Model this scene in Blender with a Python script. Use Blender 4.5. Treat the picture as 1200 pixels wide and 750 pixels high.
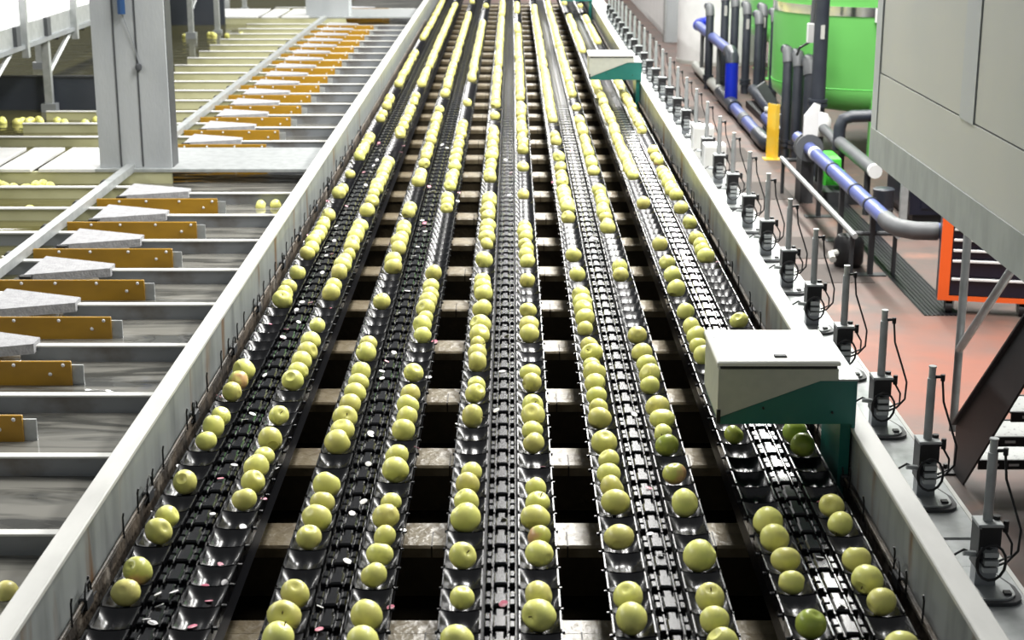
import bpy, bmesh, math, random
from mathutils import Vector, Matrix, Euler
R = math.radians
rnd = random.Random(11)
scene = bpy.context.scene
C = scene.collection
for o in list(bpy.data.objects):
    bpy.data.objects.remove(o)

# ------------------------------------------------------------ camera, world, lights
# z = 0 is the top of the fruit cups; the hall floor lies at FLOOR.
FLOOR = -1.15
cam = bpy.data.cameras.new('camera')
cam.sensor_width = 36.0
cam.lens = 57.0
cam.clip_end = 200
cam.dof.use_dof = True
cam.dof.focus_distance = 6.0
cam.dof.aperture_fstop = 6.0
cam_o = bpy.data.objects.new('camera', cam)
C.objects.link(cam_o)
cam_o.location = (0, 0, 1.86)
cam_o.rotation_euler = (R(90 - 15.447), 0, 0)
scene.camera = cam_o

w = bpy.data.worlds.new('hall_light')
scene.world = w
w.use_nodes = True
bg = w.node_tree.nodes['Background']
bg.inputs[0].default_value = (0.93, 0.97, 1.0, 1)
bg.inputs[1].default_value = 0.14


def lamp(name, loc, sx, sy, power, col=(1, 0.985, 0.95)):
    l = bpy.data.lights.new(name, 'AREA')
    l.shape = 'RECTANGLE'
    l.size = sx
    l.size_y = sy
    l.energy = power
    l.color = col
    o = bpy.data.objects.new(name, l)
    C.objects.link(o)
    o.location = loc
    return o


# ceiling strip lamps of the hall, in three rows along the conveyor
for yy in (8, 14, 20, 26, 32, 38, 44):
    lamp('strip_lamp', (3.4, yy, 5.6), 0.5, 4.6, 430)
for yy in (9.5, 14):
    lamp('strip_lamp', (0.7, yy, 5.8), 1.2, 3.0, 360)
for yy in (19, 26, 34, 42):
    lamp('strip_lamp', (0.88, yy, 5.8), 1.1, 3.0, 300)
for yy in (6, 12, 18, 24, 30, 36):
    lamp('strip_lamp', (-9.0, yy, 6.0), 0.6, 4.6, 340)

vs = scene.view_settings
vs.view_transform = 'Standard'
vs.look = 'None'
vs.gamma = 1
vs.use_curve_mapping = False
vs.exposure = 0.5

# ------------------------------------------------------------ materials
MATS = {}


def mat(name, col, rough=0.5, metal=0.0, spec=0.5, col2=None, scale=6.0, amt=0.5, lo=0.4, hi=0.65,
        bump=0.0, bscale=40.0, stretch=(1, 1, 1), per_object=False, col3=None, scale3=2.0, lo3=0.55, hi3=0.7):
    m = bpy.data.materials.new(name)
    m.use_nodes = True
    nt = m.node_tree
    b = nt.nodes['Principled BSDF']
    b.inputs['Base Color'].default_value = (*col, 1)
    b.inputs['Roughness'].default_value = rough
    b.inputs['Metallic'].default_value = metal
    b.inputs['Specular IOR Level'].default_value = spec
    tc = nt.nodes.new('ShaderNodeTexCoord')
    mp = nt.nodes.new('ShaderNodeMapping')
    mp.inputs['Scale'].default_value = stretch
    nt.links.new(tc.outputs['Object'], mp.inputs['Vector'])

    def layer(base_socket, c, sc, a, l0, h0):
        n = nt.nodes.new('ShaderNodeTexNoise')
        n.inputs['Scale'].default_value = sc
        n.inputs['Detail'].default_value = 5
        nt.links.new(mp.outputs[0], n.inputs['Vector'])
        mr = nt.nodes.new('ShaderNodeMapRange')
        mr.inputs['From Min'].default_value = l0
        mr.inputs['From Max'].default_value = h0
        mr.inputs['To Max'].default_value = a
        nt.links.new(n.outputs['Fac'], mr.inputs['Value'])
        mx = nt.nodes.new('ShaderNodeMixRGB')
        if base_socket is None:
            mx.inputs[1].default_value = (*col, 1)
        else:
            nt.links.new(base_socket, mx.inputs[1])
        mx.inputs[2].default_value = (*c, 1)
        nt.links.new(mr.outputs[0], mx.inputs[0])
        return mx.outputs[0]
    sock = None
    if col2 is not None:
        sock = layer(None, col2, scale, amt, lo, hi)
    if col3 is not None:
        sock = layer(sock, col3, scale3, 1.0, lo3, hi3)
    if per_object:
        oi = nt.nodes.new('ShaderNodeObjectInfo')
        hs = nt.nodes.new('ShaderNodeHueSaturation')
        for k, (a, z) in (('Value', (0.86, 1.1)), ('Hue', (0.488, 0.508))):
            mr = nt.nodes.new('ShaderNodeMapRange')
            mr.inputs['To Min'].default_value = a
            mr.inputs['To Max'].default_value = z
            nt.links.new(oi.outputs['Random'], mr.inputs['Value'])
            nt.links.new(mr.outputs[0], hs.inputs[k])
        if sock is None:
            hs.inputs['Color'].default_value = (*col, 1)
        else:
            nt.links.new(sock, hs.inputs['Color'])
        sock = hs.outputs[0]
    if sock is not None:
        nt.links.new(sock, b.inputs['Base Color'])
    if bump > 0:
        n = nt.nodes.new('ShaderNodeTexNoise')
        n.inputs['Scale'].default_value = bscale
        n.inputs['Detail'].default_value = 3
        nt.links.new(mp.outputs[0], n.inputs['Vector'])
        bp = nt.nodes.new('ShaderNodeBump')
        bp.inputs['Strength'].default_value = bump
        bp.inputs['Distance'].default_value = 0.02
        nt.links.new(n.outputs['Fac'], bp.inputs['Height'])
        nt.links.new(bp.outputs[0], b.inputs['Normal'])
    MATS[name] = m
    return m


mat('black_rubber', (0.004, 0.004, 0.005), 0.25, spec=0.5, bump=0.05, bscale=30)
mat('black_chain', (0.004, 0.004, 0.005), 0.2, spec=0.35)
mat('black_frame', (0.003, 0.0035, 0.006), 0.45, spec=0.3)
mat('apple', (0.83, 0.83, 0.235), 0.36, col2=(0.86, 0.79, 0.27), scale=14, amt=0.6, per_object=True)
mat('apple_blush', (0.64, 0.66, 0.17), 0.33, col2=(0.80, 0.40, 0.24), scale=9, amt=0.75, lo=0.5, hi=0.62, per_object=True)
mat('apple_green_or_shaded', (0.40, 0.52, 0.08), 0.3, col2=(0.5, 0.56, 0.12), scale=14, amt=0.6, per_object=True)  # green apples, and two painted darker for the near box's shade
mat('stem', (0.10, 0.07, 0.02), 0.7)
mat('white_steel', (0.62, 0.62, 0.59), 0.42, col2=(0.42, 0.42, 0.40), scale=5, amt=0.6, lo=0.5, hi=0.72, stretch=(1, 0.35, 1))
mat('wall_steel', (0.28, 0.30, 0.295), 0.45, metal=0.15, col2=(0.14, 0.15, 0.15), scale=5, amt=0.8, lo=0.45, hi=0.7,
    stretch=(1, 1.6, 0.35), col3=(0.16, 0.085, 0.035), scale3=3.4, lo3=0.57, hi3=0.68)
mat('grey_steel', (0.30, 0.32, 0.34), 0.4, metal=0.25, col2=(0.20, 0.21, 0.22), scale=4, amt=0.7, stretch=(0.4, 1, 1))
mat('stained_steel', (0.25, 0.265, 0.28), 0.35, metal=0.2, col2=(0.12, 0.10, 0.08), scale=3, amt=0.9, lo=0.45, hi=0.62, stretch=(1, 1, 1.5))
mat('rusty_strip', (0.11, 0.085, 0.06), 0.6, col2=(0.03, 0.024, 0.018), scale=9, amt=0.95, lo=0.38, hi=0.6, bump=0.4, bscale=35, col3=(0.26, 0.23, 0.19), scale3=6, lo3=0.6, hi3=0.7)
mat('galvanised', (0.46, 0.48, 0.48), 0.42, metal=0.45, col2=(0.32, 0.34, 0.34), scale=16, amt=0.6)
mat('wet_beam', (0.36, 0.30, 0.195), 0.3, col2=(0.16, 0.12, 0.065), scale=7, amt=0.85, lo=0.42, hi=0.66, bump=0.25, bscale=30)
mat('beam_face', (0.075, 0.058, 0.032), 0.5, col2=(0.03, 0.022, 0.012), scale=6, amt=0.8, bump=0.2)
mat('gold_plastic', (0.42, 0.225, 0.012), 0.38, col2=(0.28, 0.15, 0.012), scale=7, amt=0.7, stretch=(0.5, 1, 1))
mat('wedge_foam', (0.34, 0.34, 0.35), 0.8, col2=(0.25, 0.25, 0.26), scale=30, amt=0.7, bump=0.3, bscale=90)
mat('white_paint', (0.72, 0.72, 0.71), 0.5, col2=(0.58, 0.58, 0.57), scale=4, amt=0.5)
mat('box_grey', (0.74, 0.74, 0.69), 0.45, col2=(0.62, 0.62, 0.57), scale=3, amt=0.5, lo=0.5, hi=0.7)
mat('box_body', (0.46, 0.47, 0.42), 0.5, col2=(0.38, 0.39, 0.35), scale=26, amt=0.4)
mat('box_green', (0.012, 0.145, 0.125), 0.35, col2=(0.008, 0.10, 0.09), scale=5, amt=0.5)
mat('cream_wall', (0.56, 0.55, 0.34), 0.45, col2=(0.38, 0.37, 0.20), scale=3, amt=0.8, stretch=(0.7, 1, 1))
mat('concrete', (0.41, 0.43, 0.44), 0.7, col2=(0.31, 0.33, 0.345), scale=2.2, amt=0.7, lo=0.4, hi=0.66, stretch=(1.4, 1.4, 0.5), bump=0.1)
mat('dark_joint', (0.06, 0.065, 0.07), 0.7)
mat('navy_wall', (0.035, 0.042, 0.055), 0.5, col2=(0.055, 0.06, 0.075), scale=2, amt=0.6)
fm = mat('floor_red', (0.108, 0.067, 0.055), 0.65, col2=(0.074, 0.062, 0.054), scale=2.2, amt=0.95, lo=0.40, hi=0.58, bump=0.03, bscale=14,
         col3=(0.20, 0.10, 0.07), scale3=2.2, lo3=0.55, hi3=0.75)


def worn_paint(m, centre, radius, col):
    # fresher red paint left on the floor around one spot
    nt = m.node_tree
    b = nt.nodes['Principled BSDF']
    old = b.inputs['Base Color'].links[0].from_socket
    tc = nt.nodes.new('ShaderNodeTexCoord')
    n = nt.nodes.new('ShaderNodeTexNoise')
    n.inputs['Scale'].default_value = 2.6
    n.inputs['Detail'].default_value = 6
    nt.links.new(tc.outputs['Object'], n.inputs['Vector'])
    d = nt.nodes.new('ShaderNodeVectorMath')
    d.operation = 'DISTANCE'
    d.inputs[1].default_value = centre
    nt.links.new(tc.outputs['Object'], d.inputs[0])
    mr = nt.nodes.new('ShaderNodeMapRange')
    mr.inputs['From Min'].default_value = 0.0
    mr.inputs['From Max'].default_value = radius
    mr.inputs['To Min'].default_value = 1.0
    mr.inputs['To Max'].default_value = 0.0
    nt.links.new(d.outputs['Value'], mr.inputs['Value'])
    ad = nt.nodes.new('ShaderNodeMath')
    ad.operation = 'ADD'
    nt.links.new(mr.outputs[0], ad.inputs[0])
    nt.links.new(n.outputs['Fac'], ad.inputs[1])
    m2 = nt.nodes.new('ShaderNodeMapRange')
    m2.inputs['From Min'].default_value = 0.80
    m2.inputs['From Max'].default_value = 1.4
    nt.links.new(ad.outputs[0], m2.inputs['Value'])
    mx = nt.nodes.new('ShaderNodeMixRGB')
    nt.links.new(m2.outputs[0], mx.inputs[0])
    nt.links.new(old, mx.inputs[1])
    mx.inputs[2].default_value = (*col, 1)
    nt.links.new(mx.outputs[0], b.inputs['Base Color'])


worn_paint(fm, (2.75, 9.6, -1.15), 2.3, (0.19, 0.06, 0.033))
mat('floor_patch', (0.05, 0.038, 0.032), 0.8, col2=(0.037, 0.03, 0.027), scale=3, amt=0.6)
mat('tank_green', (0.14, 0.47, 0.11), 0.35, col2=(0.12, 0.42, 0.09), scale=1.5, amt=0.5)
mat('pump_green', (0.07, 0.55, 0.05), 0.4)
mat('chrome', (0.75, 0.75, 0.75), 0.15, metal=1.0)
mat('pipe_blue', (0.075, 0.095, 0.26), 0.36, col2=(0.10, 0.12, 0.28), scale=4, amt=0.6)
mat('pipe_deep_blue', (0.005, 0.02, 0.42), 0.35)
mat('pipe_dark', (0.022, 0.026, 0.036), 0.38, col2=(0.04, 0.045, 0.055), scale=4, amt=0.6)
mat('pipe_grey', (0.10, 0.105, 0.11), 0.5, col2=(0.07, 0.075, 0.08), scale=5, amt=0.6)
mat('pipe_pale', (0.42, 0.42, 0.39), 0.45)
mat('yellow_paint', (0.78, 0.47, 0.03), 0.45, col2=(0.72, 0.58, 0.12), scale=5, amt=0.6)
mat('orange_paint', (0.85, 0.125, 0.02), 0.4)
mat('drawer_navy', (0.006, 0.008, 0.02), 0.35)
mat('cabin_panel', (0.40, 0.405, 0.37), 0.55, col2=(0.365, 0.38, 0.355), scale=1.2, amt=0.7)
mat('cabin_frame', (0.36, 0.38, 0.385), 0.5)
mat('cabin_base', (0.27, 0.29, 0.275), 0.6, col2=(0.20, 0.22, 0.21), scale=9, amt=0.7, stretch=(1, 1, 0.4))
mat('dark_steel', (0.030, 0.032, 0.035), 0.55, col2=(0.042, 0.044, 0.047), scale=4, amt=0.6)
mat('tread_steel', (0.36, 0.37, 0.36), 0.5, metal=0.2, col2=(0.14, 0.14, 0.14), scale=45, amt=0.8, lo=0.58, hi=0.66)
mat('hose_black', (0.008, 0.008, 0.009), 0.5)
mat('blue_cable', (0.015, 0.06, 0.17), 0.5)
mat('sticker_white', (0.85, 0.83, 0.83), 0.4)
mat('sticker_pink', (0.75, 0.16, 0.26), 0.4, col2=(0.85, 0.55, 0.6), scale=60, amt=0.9)
mat('belt_white', (0.88, 0.88, 0.88), 0.5)


def water_mat(name, col, reflect_tone=None):
    m = bpy.data.materials.new(name)
    m.use_nodes = True
    nt = m.node_tree
    b = nt.nodes['Principled BSDF']
    b.inputs['Base Color'].default_value = (*col, 1)
    b.inputs['Roughness'].default_value = 0.05
    b.inputs['IOR'].default_value = 1.33
    b.inputs['Specular IOR Level'].default_value = 0.9
    tc = nt.nodes.new('ShaderNodeTexCoord')
    mp = nt.nodes.new('ShaderNodeMapping')
    mp.inputs['Scale'].default_value = (0.7, 2.4, 1)
    nt.links.new(tc.outputs['Object'], mp.inputs[0])
    n = nt.nodes.new('ShaderNodeTexNoise')
    n.inputs['Scale'].default_value = 2.6
    n.inputs['Detail'].default_value = 2
    nt.links.new(mp.outputs[0], n.inputs['Vector'])
    bp = nt.nodes.new('ShaderNodeBump')
    bp.inputs['Strength'].default_value = 0.35
    bp.inputs['Distance'].default_value = 0.03
    nt.links.new(n.outputs['Fac'], bp.inputs['Height'])
    nt.links.new(bp.outputs[0], b.inputs['Normal'])
    if reflect_tone:
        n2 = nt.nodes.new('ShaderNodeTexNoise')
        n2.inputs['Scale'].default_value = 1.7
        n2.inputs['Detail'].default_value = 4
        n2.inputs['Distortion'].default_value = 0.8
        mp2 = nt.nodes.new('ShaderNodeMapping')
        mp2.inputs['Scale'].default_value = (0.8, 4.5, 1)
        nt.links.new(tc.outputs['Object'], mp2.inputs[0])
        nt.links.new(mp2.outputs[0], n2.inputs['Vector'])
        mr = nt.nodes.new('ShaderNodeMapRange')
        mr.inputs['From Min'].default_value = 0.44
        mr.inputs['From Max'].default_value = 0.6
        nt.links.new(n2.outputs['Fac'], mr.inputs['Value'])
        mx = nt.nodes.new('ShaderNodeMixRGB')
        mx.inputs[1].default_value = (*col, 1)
        mx.inputs[2].default_value = (*reflect_tone, 1)
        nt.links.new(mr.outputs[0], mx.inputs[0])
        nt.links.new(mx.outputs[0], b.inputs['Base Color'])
    MATS[name] = m


water_mat('basin_water', (0.085, 0.078, 0.028))
water_mat('channel_water', (0.19, 0.185, 0.165), (0.055, 0.055, 0.05))  # second colour paints streaks in place of dark wave reflections
water_mat('shaded_water', (0.006, 0.005, 0.003))  # near-black base paints in the shade under the conveyors


# ------------------------------------------------------------ mesh helpers
class MB:
    def __init__(self):
        self.v = []
        self.f = []

    def add(self, vs_, fs):
        o = len(self.v)
        self.v += [tuple(p) for p in vs_]
        self.f += [tuple(i + o for i in q) for q in fs]
        return self

    def box(self, x0, x1, y0, y1, z0, z1, ch=0.0):
        if ch <= 0:
            self.add([(x0, y0, z0), (x1, y0, z0), (x1, y1, z0), (x0, y1, z0), (x0, y0, z1), (x1, y0, z1), (x1, y1, z1), (x0, y1, z1)],
                     [(3, 2, 1, 0), (4, 5, 6, 7), (0, 1, 5, 4), (1, 2, 6, 5), (2, 3, 7, 6), (3, 0, 4, 7)])
        else:
            c = ch
            self.add([(x0, y0, z0), (x1, y0, z0), (x1, y1, z0), (x0, y1, z0),
                      (x0, y0, z1 - c), (x1, y0, z1 - c), (x1, y1, z1 - c), (x0, y1, z1 - c),
                      (x0 + c, y0 + c, z1), (x1 - c, y0 + c, z1), (x1 - c, y1 - c, z1), (x0 + c, y1 - c, z1)],
                     [(3, 2, 1, 0), (0, 1, 5, 4), (1, 2, 6, 5), (2, 3, 7, 6), (3, 0, 4, 7),
                      (4, 5, 9, 8), (5, 6, 10, 9), (6, 7, 11, 10), (7, 4, 8, 11), (8, 9, 10, 11)])
        return self

    def tube(self, pts, r, n=10, cap=True):
        pts = [Vector(p) for p in pts]
        rs = r if isinstance(r, (list, tuple)) else [r] * len(pts)
        rings = []
        prev = None
        for i, p in enumerate(pts):
            if i == 0:
                t = pts[1] - p
            elif i == len(pts) - 1:
                t = p - pts[i - 1]
            else:
                t = (pts[i + 1] - p).normalized() + (p - pts[i - 1]).normalized()
            t.normalize()
            if prev is None:
                a = Vector((0, 0, 1)) if abs(t.z) < 0.9 else Vector((1, 0, 0))
                u = t.cross(a).normalized()
            else:
                u = (prev - t * prev.dot(t)).normalized()
            prev = u
            q = t.cross(u)
            rings.append([p + (u * math.cos(2 * math.pi * k / n) + q * math.sin(2 * math.pi * k / n)) * rs[i] for k in range(n)])
        vs_ = [x for rg in rings for x in rg]
        fs = []
        for i in range(len(rings) - 1):
            for k in range(n):
                a, b = i * n + k, i * n + (k + 1) % n
                fs.append((a, b, b + n, a + n))
        if cap:
            fs.append(tuple(range(n - 1, -1, -1)))
            o = (len(rings) - 1) * n
            fs.append(tuple(range(o, o + n)))
        return self.add(vs_, fs)

    def cyl(self, p0, p1, r, n=12):
        return self.tube([p0, p1], r, n)

    def prism(self, poly, axis, a, b):
        # poly in the plane across the axis, in (x,y) / (x,z) / (y,z) order
        def mk(p, t):
            return {'x': (t, p[0], p[1]), 'y': (p[0], t, p[1]), 'z': (p[0], p[1], t)}[axis]
        n = len(poly)
        vs_ = [mk(p, a) for p in poly] + [mk(p, b) for p in poly]
        fs = [tuple(range(n)), tuple(range(2 * n - 1, n - 1, -1))]
        for i in range(n):
            j = (i + 1) % n
            fs.append((i, i + n, j + n, j))
        return self.add(vs_, fs)

    def lathe(self, prof, n=24, c=(0, 0, 0)):
        vs_ = []
        fs = []
        m = len(prof)
        for k in range(n):
            a = 2 * math.pi * k / n
            for (r, z) in prof:
                vs_.append((c[0] + r * math.cos(a), c[1] + r * math.sin(a), c[2] + z))
        for k in range(n):
            k2 = (k + 1) % n
            for i in range(m - 1):
                fs.append((k * m + i, k2 * m + i, k2 * m + i + 1, k * m + i + 1))
        return self.add(vs_, fs)

    def mesh(self, name, m, smooth=False):
        me = bpy.data.meshes.new(name)
        me.from_pydata(self.v, [], self.f)
        me.materials.append(MATS[m])
        bm = bmesh.new()
        bm.from_mesh(me)
        bmesh.ops.remove_doubles(bm, verts=bm.verts, dist=1e-6)
        bmesh.ops.recalc_face_normals(bm, faces=bm.faces)
        bm.to_mesh(me)
        bm.free()
        if smooth:
            me.polygons.foreach_set('use_smooth', [True] * len(me.polygons))
            try:
                me.set_sharp_from_angle(angle=R(40))
            except Exception:
                pass
        return me

    def build(self, name, m, parent=None, loc=None, smooth=False):
        return obj(name, self.mesh(name, m, smooth), parent, loc)


def obj(name, me, parent=None, loc=None):
    o = bpy.data.objects.new(name, me)
    C.objects.link(o)
    if parent is not None:
        o.parent = parent
    if loc is not None:
        o.location = loc
    return o


def tag(o, label=None, cat=None, group=None, kind=None):
    if label:
        o['label'] = label
    if cat:
        o['category'] = cat
    if group:
        o['group'] = group
    if kind:
        o['kind'] = kind
    return o


def thing(name, label, cat, loc=(0, 0, 0), group=None, rz=0):
    o = bpy.data.objects.new(name, None)
    o.empty_display_size = 0.1
    C.objects.link(o)
    o.location = loc
    o.rotation_euler = (0, 0, rz)
    return tag(o, label, cat, group)


def copy_tree(o, parent=None):
    c = o.copy()
    C.objects.link(c)
    c.parent = parent
    for ch in list(o.children):
        copy_tree(ch, c)
    return c


def box(name, m, x0, x1, y0, y1, z0, z1, parent=None, ch=0.0):
    return MB().box(x0, x1, y0, y1, z0, z1, ch).build(name, m, parent)


def arc(c, r, a0, a1, n, plane='yz'):
    out = []
    for i in range(n + 1):
        a = R(a0 + (a1 - a0) * i / n)
        p, q = r * math.cos(a), r * math.sin(a)
        out.append({'yz': (c[0], c[1] + p, c[2] + q), 'xz': (c[0] + p, c[1], c[2] + q), 'xy': (c[0] + p, c[1] + q, c[2])}[plane])
    return out


P = 0.745                     # spacing of the water channels along the machine
def YK(k):
    return 5.05 + P * k
WATER = -0.352
TOP = -0.27                   # top of channel dividers and cross beams

# ------------------------------------------------------------ setting
tag(box('floor', 'floor_red', -16, 16, -3, 62, FLOOR - 0.1, FLOOR), kind='structure')
tag(box('wall_back', 'concrete', -16, 16, 62, 62.3, FLOOR, 6), kind='structure')
tag(box('wall_left', 'concrete', -16.3, -16, -3, 62, FLOOR, 6), kind='structure')
wr = tag(box('wall_right', 'white_paint', 2.9, 3.15, 30.3, 62, FLOOR, 3.6), kind='structure')
for i, (x0, x1, y0, y1) in enumerate([(1.75, 2.76, 11.95, 12.55), (1.75, 2.75, 12.75, 13.55), (1.75, 2.70, 15.2, 16.1), (1.75, 2.62, 17.3, 18.2), (1.8, 2.5, 20.5, 21.6)]):
    tag(box('floor_patch', 'floor_patch', x0, x1, y0, y1, FLOOR, FLOOR + 0.004),
        'dark brown rectangular patch let into the reddish floor by the blue pipe', 'floor patch', 'dark patches in the red floor')
# dark strip with thin bars on the floor along the pipes
dr = thing('floor_strip', 'dark strip with thin bars on the floor under the blue pipe', 'drain', (2.9, 11.0, FLOOR))
box('channel', 'hose_black', 0.0, 0.26, 0.0, 5.8, 0.0, 0.003, dr)
gb = MB().box(0.0, 0.012, 0.0, 5.8, 0.003, 0.008).mesh('strip_bar', 'black_frame')
for i in range(9):
    obj('strip_bar', gb, dr, (0.006 + i * 0.0295, 0, 0))
# water of the sorting flume
tag(box('basin_water', 'basin_water', -15.5, -2.81, -2.5, 45, WATER - 0.01, WATER), 'murky olive water of the wide basin beyond the long bar', 'water', kind='stuff')
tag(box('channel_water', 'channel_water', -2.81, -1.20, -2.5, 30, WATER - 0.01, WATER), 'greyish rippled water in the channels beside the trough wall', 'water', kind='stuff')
tag(box('flume_water', 'shaded_water', -1.165, 1.09, -2.5, 30, -0.46, -0.45), 'shade-darkened water of the flume under the cup conveyors', 'water', kind='stuff')

# trough walls along both sides of the cup conveyors
def trough_wall(side):
    s = side
    if s < 0:
        xin, xout = -1.166, -1.231
        lab = 'long pale steel trough wall between cup conveyors and water channels'
    else:
        xin, xout = 1.09, 1.158
        lab = 'long pale steel trough wall between cup conveyors and actuator ledge'
    t = thing('trough_wall', lab, 'trough wall', (0, 0, 0))
    a, b = sorted((xin + s * 0.006, xin + s * 0.03))
    wp = box('wall_plate', 'wall_steel', a, b, -2, 30, -0.55, 0.125, t)
    a, b = sorted((xin, xout))
    MB().box(a, b, -2, 30, 0.125, 0.14, 0.003).build('top_flange', 'white_steel', t)
    a, b = sorted((xout, xout - s * 0.008))
    box('flange_lip', 'white_steel', a, b, -2, 30, 0.085, 0.125, t)
    # dirty guide rod with upright pins and looped wires on the inner face
    xr = xin - s * 0.014
    MB().cyl((xr, 2.0, -0.03), (xr, 16, -0.03), 0.0045, 8).build('guide_rod', 'rusty_strip', t)
    MB().box(min(xr, xin), max(xr, xin) + (0.006 if s > 0 else 0), 2, 22, -0.11, -0.045).build('guide_strip', 'rusty_strip', t)
    pin = MB().tube([(0, 0, -0.035), (0, 0, 0.03), (-s * 0.003, 0, 0.045)], 0.003, 6).mesh('pin', 'hose_black')
    y = 3.3
    while y < 11.2:
        pn = obj('pin', pin, t, (xr - s * 0.004, y + rnd.uniform(-.05, .05), rnd.uniform(-0.02, 0.004)))
        pn.rotation_euler = (rnd.uniform(-.12, .12), 0, 0)
        y += rnd.choice((0.19, 0.19, 0.38))
    for k in range(-2, 11):
        y = YK(k) - 0.2 + rnd.uniform(-.1, .1)
        r0 = rnd.uniform(0.025, 0.04)
        pts = [(xr, y - 0.06, -0.05)] + [(xr - s * 0.006, y + r0 * math.cos(R(a)), -0.02 + r0 * 1.1 * math.sin(R(a))) for a in range(200, -41, -30)] + [(xr, y + 0.10, -0.06)]
        MB().tube(pts, 0.003, 6).build('wire_loop', 'hose_black', t)
        MB().box(xr - 0.012, xr + 0.012, y - 0.035, y + 0.03, -0.055, -0.02, 0.004).build('wire_clip', 'dark_steel', t)
    return t


trough_wall(-1)
trough_wall(1)

# ledge that carries the gate actuators, and the tank side below it
led = thing('actuator_ledge', 'pale grey metal ledge carrying the row of gate actuators', 'ledge')
y = 5.01 - 7.45
i = 0
while y < 30:
    y1 = y + 7.45
    box('ledge_panel', 'galvanised', 1.124, 1.57, y + 0.012, y1 - 0.012, -0.30, -0.28, led)
    y = y1
box('ledge_edge', 'white_steel', 1.57, 1.585, -2, 30, -0.33, -0.277, led)
box('tank_side', 'dark_steel', 1.125, 1.56, -2, 30, FLOOR, -0.30, led)

# cross beams of two planks below the conveyors
pb = MB().box(-1.16, 1.10, -0.002, 0.095, TOP - 0.085, TOP - 0.008, 0.006).mesh('rear_plank', 'wet_beam')
pf = MB().box(-1.16, 1.10, -0.126, -0.006, TOP - 0.04, TOP, 0.008).mesh('front_plank', 'wet_beam')
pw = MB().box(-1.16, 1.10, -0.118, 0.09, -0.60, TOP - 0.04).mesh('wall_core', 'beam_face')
pj = MB().box(-0.0025, 0.0025, -0.127, -0.005, TOP - 0.04, TOP + 0.0006).mesh('plank_joint', 'beam_face')
for k in range(-3, 31):
    t = thing('cross_beam', 'wet tan wooden cross beam between the water channels below the cup conveyors', 'beam', (0, YK(k), 0), 'cross beams under the cup conveyors')
    obj('rear_plank', pb, t)
    obj('front_plank', pf, t)
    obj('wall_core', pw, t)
    for gx in (-0.70, -0.254, 0.193, 0.64):
        obj('plank_joint', pj, t, (gx + rnd.uniform(-.03, .03), 0, 0))

# water channels beside the conveyors: dividers with wedge caps, gate plates, channel walls
wall_m = MB().box(-2.3, -1.2, -0.015, 0.015, -0.6, TOP - 0.006).mesh('divider_plate', 'stained_steel')
flg_m = MB().box(-2.3, -1.2, -0.026, 0.02, TOP - 0.008, TOP, 0.002).mesh('top_flange', 'white_steel')
wedge_m = MB().prism([(-2.655, -0.22), (-2.22, -0.065), (-2.22, 0.045), (-2.655, 0.23)], 'z', TOP - 0.028, TOP + 0.02).mesh('wedge_cap', 'wedge_foam')
blk_m = MB().box(-2.672, -2.61, -0.245, -0.19, TOP - 0.032, TOP + 0.017).mesh('end_block', 'hose_black')
plate_m = MB().box(-2.77, -1.966, -0.007, 0.007, -0.37, -0.24, 0.003).mesh('plate', 'gold_plastic')
back_m = MB().box(-2.75, -1.915, 0.008, 0.02, -0.37, -0.262).mesh('backing_strip', 'galvanised')
bolt_m = MB().lathe([(0.0, 0.008), (0.006, 0.006), (0.009, 0.0)], 8).mesh('bolt', 'white_paint', True)
for me in (bolt_m,):
    me.transform(Matrix.Rotation(R(90), 4, 'X'))
cw_m = {}
for nm, m in (('grey', 'grey_steel'), ('cream', 'cream_wall')):
    for far in (0, 1):
        xl = -3.86 if far else -4.3
        cw_m[nm, far] = (MB().box(xl, -2.62, -0.012, 0.012, -0.6, TOP - 0.006).mesh('wall_plate', m),
                         MB().box(xl, -2.62, -0.024, 0.02, TOP - 0.006, TOP + 0.004, 0.002).mesh('top_flange', 'white_paint'))
ORD = ('first second third fourth fifth sixth seventh eighth ninth tenth eleventh twelfth thirteenth fourteenth fifteenth sixteenth '
       'seventeenth eighteenth nineteenth twentieth').split()


def by_walkway(k):
    return ', %s before the big column walkway' % ORD[8 - k] if k < 9 else ', %s past the big column walkway' % ORD[k - 11]


for k in range(-3, 30):
    if k in (9, 10, 26, 27, 28):
        continue
    t = thing('channel_divider', 'steel channel divider with grey tapered cap' + by_walkway(k), 'divider', (0, YK(k), 0), 'dividers of the water channels')
    obj('divider_plate', wall_m, t)
    obj('top_flange', flg_m, t)
    wc = obj('wedge_cap', wedge_m, t)
    obj('end_block', blk_m, wc)
    t = thing('gate_plate', 'gold gate plate with white bolts' + by_walkway(k), 'gate plate', (0, YK(k) - 0.37, 0), 'gold gate plates in the water channels')
    obj('plate', plate_m, t)
    obj('backing_strip', back_m, t)
    for bx in (-2.62, -2.44, -2.22, -2.0):
        obj('bolt', bolt_m, t, (bx, -0.008, -0.258))
    obj('bolt', bolt_m, t, (-2.06, -0.008, -0.30))
    t = thing('channel_wall', ('dark grey' if k <= 6 else 'cream coloured') + ' channel wall beyond the long bar' + by_walkway(k), 'channel wall', (0, YK(k) + 0.21, 0),
              'grey channel walls beyond the bar' if k <= 6 else 'cream channel walls beyond the bar')
    key = ('grey' if k <= 6 else 'cream', 1 if k > 16 else 0)
    obj('wall_plate', cw_m[key][0], t)
    obj('top_flange', cw_m[key][1], t)
bar = thing('cross_bar', 'long square steel bar laid across the channel wall tops', 'bar')
box('tube', 'galvanised', -2.835, -2.775, 1.0, 24.6, TOP + 0.005, TOP + 0.06, bar)
cl = MB().box(-0.05, 0.0, -0.03, 0.04, 0, 0.04, 0.012).mesh('clamp', 'hose_black')
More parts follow.
